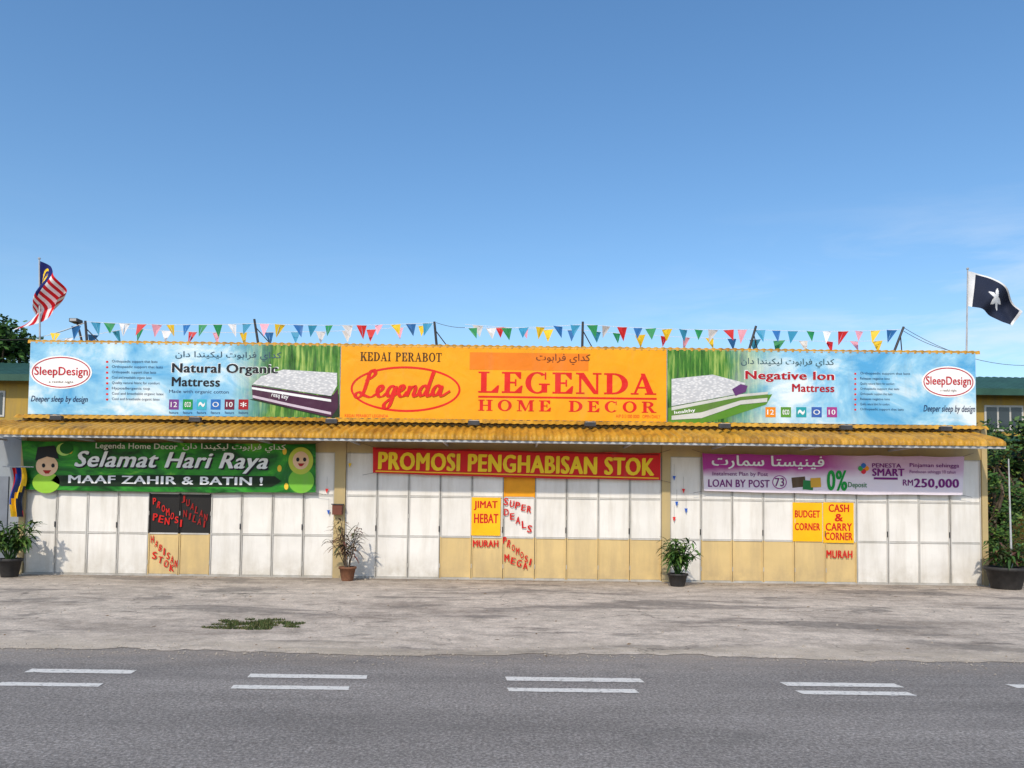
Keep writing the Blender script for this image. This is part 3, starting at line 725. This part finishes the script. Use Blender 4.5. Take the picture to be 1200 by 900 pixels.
for (x0, ya, x1_, yb) in ((104, 404, 100, 376), (306, 406, 298, 374), (514, 410, 509, 377), (682, 411, 683, 377), (872, 414, 886, 382), (1040, 416, 1059, 383)):
    p, q = P(x0, ya, D+.2), P(x1_, yb, D+.15); p.z -= .3
    b.cyl(p, q, .03, .026, M_DARKST, 8)
    b.cyl(p+Vector((.5, .3, 0)), p.lerp(q, .8), .012, mat=M_DARKST, n=6)
b.finish("support_posts", bunt)
b = MB(); p, q = P(96, 400, D+.6), P(90, 376, D+.6); b.cyl(p, q, .025, mat=M_DARKST); b.box(q+Vector((-.10, -.13, -.05)), q+Vector((.08, .1, .03)), M_DARKST)
b.box(q+Vector((-.08, -.136, -.035)), q+Vector((.06, -.131, .02)), M_STEEL); b.finish("rooftop_floodlight")
b = MB()
for (a, c, s) in (((1059, 384), (1215, 428), .25), ((1059, 388), (1135, 414), .1), ((0, 398), (100, 378), .12), ((511, 378), (545, 384), .03)):
    A, C = P(*a, D+.3), P(*c, D+.3)
    for i in range(12):
        f = lambda t: A.lerp(C, t)+Vector((0, 0, -s*4*t*(1-t)))
        b.cyl(f(i/12), f((i+1)/12), .006, mat=M_DARKST, n=4, cap=False)
b.finish("overhead_cable")

# ------------------------------------------------------------------ flags
def flag(name, Y, pole, quad, colf, bulge, amp=.07):
    (pb, pt) = pole; e = empty(name, P(*pb, Y)); b = MB(); b.cyl(P(*pb, Y)+Vector((0,0,-.5)), P(*pt, Y), .022, .014, M_STEEL, 8)
    tp = P(*pt, Y); b.lathe((tp.x, tp.y, tp.z), [(.0, -.01), (.03, .01), (.03, .03), (0, .055)], M_STEEL, 8); b.finish("pole", e)
    A, B_, C, Dq = [P(x, y, Y) for x, y in quad]
    nu, nv = 84, 70; b = MB(); V = []
    for i in range(nu+1):
        u = i/nu
        for j in range(nv+1):
            v = j/nv; p = A.lerp(B_, u).lerp(Dq.lerp(C, u), v)
            p += Vector((bulge[0], 0, bulge[1]))*(4*u*(1-u))*(1-v*.6)
            wv = math.sin(u*9+v*2.2)*amp*u**.5+math.sin(u*4-v*5)*amp*.8*u+math.sin(u*17+v*6)*amp*.3*u
            p += Vector((wv*.5, wv*1.8, -.06*math.sin(v*3.1)*u)); V.append(p)
    b.v = [tuple(p) for p in V]
    for i in range(nu):
        for j in range(nv):
            q = i*(nv+1)+j; b.f.append((q, q+nv+1, q+nv+2, q+1)); b.mi.append(b.m(colf((i+.5)/nu, (j+.5)/nv)))
    b.finish("flag_cloth", e, True)
FR, FW, FB, FY, FK = [simple("flag_"+n, c, .8, .1, 4) for n, c in (("red", srgb(200, 24, 36)), ("white", (.75,.75,.76)), ("blue", srgb(20, 28, 96)), ("yellow", srgb(240, 200, 30)), ("navy", (.012,.018,.042)))]
def my(u, v):
    if u < .5 and v < 8/14:
        x, y = (u-.2)*2, (v-.285); r = math.hypot(x, y)
        if r < .2 and math.hypot(x-.07, y) > .165: return FY
        x -= .24; r = math.hypot(x, y); a = math.atan2(y, x)
        if r < .09+.05*math.cos(14*a): return FY
        return FB
    return FR if int(v*14) % 2 == 0 else FW
flag("malaysian_flag", D+.4, ((48, 406), (46, 304)), [(47, 306), (74, 348), (30, 391), (46, 352)], my, (.05, .14), .09)
def tg(u, v):
    if u < .12 or u > .97 or v < .04: return FW
    x, y = (u-.52)*1.7, v-.5; r = math.hypot(x, y); a = math.atan2(y, x)+.5
    k = abs(((a*5/(2*math.pi)) % 1)-.5)*2
    if r < .11+.19*k**1.3: return FW
    return FK
flag("state_flag", D+.2, ((1132, 414), (1134, 316)), [(1135, 318), (1197, 366), (1180, 386), (1133, 358)], tg, (.1, .22), .09)
b = MB(); hc = [ink(190, 30, 40), ink(30, 60, 150), ink(240, 190, 40), ink(30, 40, 60)]
for i in range(10):
    for j in range(24):
        f = lambda i, j: P(14+i*1.5+math.sin(j*.3)*2-j*.15, 548+j*2.4, D-.25)+Vector((0, .05*math.sin(i*1.3+j*.1), 0))
        b.poly([f(i, j+1), f(i+1, j+1), f(i+1, j), f(i, j)], hc[min(3, (i+j//3)//4 % 4)])
p = P(20, 548, D-.25); b.cyl(p+Vector((-.3, 0, .02)), p+Vector((.35, 0, .02)), .012, mat=M_STEEL)
b.finish("hanging_flag_cloth")

# ------------------------------------------------------------------ plants
LG = [simple("leaf_green_%d" % i, c, .55, .3, 6) for i, c in enumerate(((.045, .11, .02), (.075, .16, .03), (.03, .075, .018), (.13, .2, .04)))]
LR = [simple("leaf_red_%d" % i, c, .55, .3, 6) for i, c in enumerate(((.12, .05, .04), (.16, .09, .05), (.06, .07, .03)))]
M_POTD = simple("dark_pot", (.035, .033, .033), .6, .3, 8); M_TERR = simple("terracotta_pot", (.2, .09, .05), .8, .3, 8); M_SOIL = simple("soil", (.05, .035, .025), .95)
M_BARK = simple("bark", (.12, .09, .065), .9, .35, 12, .6)
def pot(e, c, r, h, mat):
    b = MB(); b.lathe(c, [(0, .002), (r*.68, .002), (r*.72, .02), (r*.95, h*.84), (r*1.07, h*.85), (r*1.08, h), (r*.97, h), (r*.93, h*.88)], mat, 28)
    b.lathe(c, [(r*.95, h*.9), (r*.5, h*.93), (0, h*.94)], M_SOIL, 20); b.finish("pot", e, True)
def potted(name, px, py, r, h, mat, H, W, leaves, n, kind, off=.35):
    g = G(px, py, .009); c = Vector((g.x, g.y, .009)); e = empty(name, c); pot(e, c, r, h, mat); b = MB()
    for s in range(n):
        a = R(0, 6.283); rr = R(0, .5)*r; top = c+Vector((math.cos(a)*(rr+W*R(.1, .75)), math.sin(a)*(rr+W*R(.1, .6)), h+(H-h)*R(.35, .85)))
        base = c+Vector((math.cos(a)*rr*.6, math.sin(a)*rr*.6, h*.9)); mid = base.lerp(top, .5)+Vector((0, 0, .08))
        b.cyl(base, mid, .009, .007, LG[2] if kind != 'dry' else M_BARK, 5, False); b.cyl(mid, top, .007, .004, LG[2] if kind != 'dry' else M_BARK, 5, False)
        for k in range(int(R(7, 12)) if kind != 'dry' else 11):
            t = R(.35, 1); p = base.lerp(mid, t*2) if t < .5 else mid.lerp(top, t*2-1); q = R(0, 6.283)
            b.leaf(p, (math.cos(q), math.sin(q), R(-.1, .9)), R(.13, .3), R(.018, .042) if kind != 'dry' else R(.014, .026), random.choice(leaves), R(.2, .9))
    b.finish("foliage", e)
potted("potted_plant", 11, 676, .22, .38, M_POTD, 1.3, .58, LG, 40, 'g')
potted("potted_dracaena", 407, 680.5, .17, .29, M_TERR, 1.55, .46, LR+[LR[1]], 17, 'dry')
potted("potted_shrub", 794, 687, .2, .26, M_POTD, 1.12, .5, LG, 38, 'g')
potted("potted_shrub.001", 1179, 690, .38, .45, M_POTD, 1.1, .5, LG+LR, 22, 'g')

def tree(name, base, H, tr, clumps, mats, n, size):
    e = empty(name, base); base = Vector(base); b = MB(); prev = base; r = tr
    for i in range(1, 6):
        p = base+Vector((R(-.12, .12)*i*.4, R(-.12, .12)*i*.4, H*i/5*.75)); b.cyl(prev, p, r, r*.84, M_BARK, 9, False); prev = p; r *= .84
    for (c, rad) in clumps:
        c = base+Vector(c); s = base+Vector((0, 0, H*R(.35, .6))); m = s.lerp(c, .5)+Vector((R(-.2,.2), R(-.2,.2), .2)); b.cyl(s, m, tr*.4, tr*.28, M_BARK, 6, False); b.cyl(m, c, tr*.28, tr*.08, M_BARK, 6, False)
    b.finish("trunk", e, True); b = MB()
    for (c, rad) in clumps:
        c = base+Vector(c)
        for i in range(n):
            v = Vector((random.gauss(0, 1), random.gauss(0, 1), random.gauss(0, 1))).normalized(); rr = rad*R(.35, 1.08)*(1+.35*noise.noise(v*2.1+c))
            p = c+Vector((v.x*rr, v.y*rr, v.z*rr*.8)); d = Vector((R(-1,1), R(-1,1), R(-.8,.5))).normalized(); s = d.orthogonal().normalized()
            L = size*R(.6, 1.3); W = L*.3
            b.poly([p-d*L*.5, p+s*W, p+d*L*.5, p-s*W], random.choice(mats))
    b.finish("crown", e)
def clumps(n, c, sx_, sy_, sz, r0, r1): return [((c[0]+R(-sx_, sx_), c[1]+R(-sy_, sy_), c[2]+R(-sz, sz)), R(r0, r1)) for _ in range(n)]
DG = [LG[0], LG[2], LG[2], simple("leaf_dark", (.02, .045, .012), .6, .3, 3), LG[1]]
x = P(8, 400, 28).x; tree("background_tree", (x-.3, 28, 0), 7.9, .22, clumps(14, (0, 0, 6.9), 1.1, 1.0, .95, .5, .9), DG, 420, .2)
tree("background_tree.001", (x-4.5, 30, 0), 8, .25, clumps(10, (0, 0, 7.0), 1.6, 1.2, 1.0, .7, 1.1), DG, 380, .24)
x = P(1185, 560, 21).x
tree("garden_tree", (x+.2, 20.6, 0), 3.8, .11, clumps(18, (0, 0, 2.6), 1.1, .8, 1.2, .35, .65), DG+[LG[3]], 400, .15)
tree("garden_tree.001", (x+2.8, 22.0, 0), 4.6, .14, clumps(14, (0, 0, 2.9), 1.5, 1.0, 1.3, .5, .8), DG, 380, .18)
tree("garden_tree.002", (P(1166, 600, 19.5).x, 19.6, 0), 3.4, .08, clumps(12, (0, 0, 1.9), .5, .5, 1.3, .25, .5), DG+[LG[3]], 320, .13)
g = G(1186, 690); b = MB(); b.cyl((g.x, g.y, .4), (g.x-.03, g.y, 2.7), .022, .012, M_STEEL, 8); b.finish("thin_pole")
b = MB()
for i in range(5200):
    x = R(P(1150, 660, 18).x, P(1270, 660, 18).x); y = R(17.4, 19.4); z = abs(random.gauss(0, .55)); q = R(0, 6.28)
    b.leaf((x, y, z), (math.cos(q), math.sin(q), R(0, 1)), R(.08, .2), R(.012, .03), random.choice(LG+[LG[2], LR[0]]), .4, 2)
b.finish("hedge")
b = MB()
for i in range(9000):
    x = R(-90, 90); h = 5.2+1.8*noise.noise(Vector((x*.12, 0, 0)))+1.2*noise.noise(Vector((x*.6, 4, 0)))
    if abs(x) < 26: h *= .75
    p = Vector((x, R(50, 56), R(0, 1)**.6*h)); d = Vector((R(-1,1), R(-1,1), R(-1,1))).normalized(); s = d.orthogonal()
    L = R(.4, .9); b.poly([p-d*L, p+s*L*.5, p+d*L, p-s*L*.5], random.choice(DG))
b.finish("distant_treeline")

# ------------------------------------------------------------------ neighbouring buildings
M_GRN = simple("green_roof_metal", (.03, .085, .06), .5, .2, 2); M_YW = door_mat("yellow_wall", srgb(180, 146, 62), (.2, .16, .1), .6); M_GLS = simple("window_glass", (.03, .04, .05), .12, .2, 1, spec=.6)
def house(name, pa, pb, Y, zr_, depth, wall):
    xA, xB = pa, pb; e = empty(name, ((xA+xB)/2, Y, 0)); b = MB()
    b.box((xA, Y, 0), (xB, Y+depth, zr_), wall); b.finish("walls", e); b = MB()
    ov = .5; zt2 = zr_+1.0; ym = Y+depth/2
    corr(b, xA-ov, xB+ov, [(Y-ov, zr_+.02), (ym, zt2)], .25, .02, M_GRN, 6); corr(b, xA-ov, xB+ov, [(ym, zt2), (Y+depth+ov, zr_+.02)], .25, .02, M_GRN, 6)
    b.box((xA-ov, Y-ov-.03, zr_-.16), (xB+ov, Y-ov, zr_+.04), M_GRN); b.finish("roof", e); b = MB()
    x = xA+.6
    while x < xB-1.4:
        b.box((x, Y-.03, zr_-1.2), (x+1.2, Y-.002, zr_-.4), M_FRAME)
        for k in range(3): b.box((x+.06+k*.38, Y-.04, zr_-1.14), (x+.38+k*.38, Y-.031, zr_-.46), M_GLS)
        x += 2.2
    b.box((xA-.02, Y-.6, zr_-1.55), (xB+.02, Y-.001, zr_-1.4), M_GRN); b.finish("windows", e)
Yh = D+7
house("neighbouring_house", P(-230, 470, Yh).x, P(38, 470, Yh).x, Yh, P(15, 440, Yh-.5).z, 6, M_YW)
house("neighbouring_house.001", P(1130, 470, Yh).x, P(1420, 470, Yh).x, Yh, P(1175, 457, Yh-.5).z, 6, M_YW)
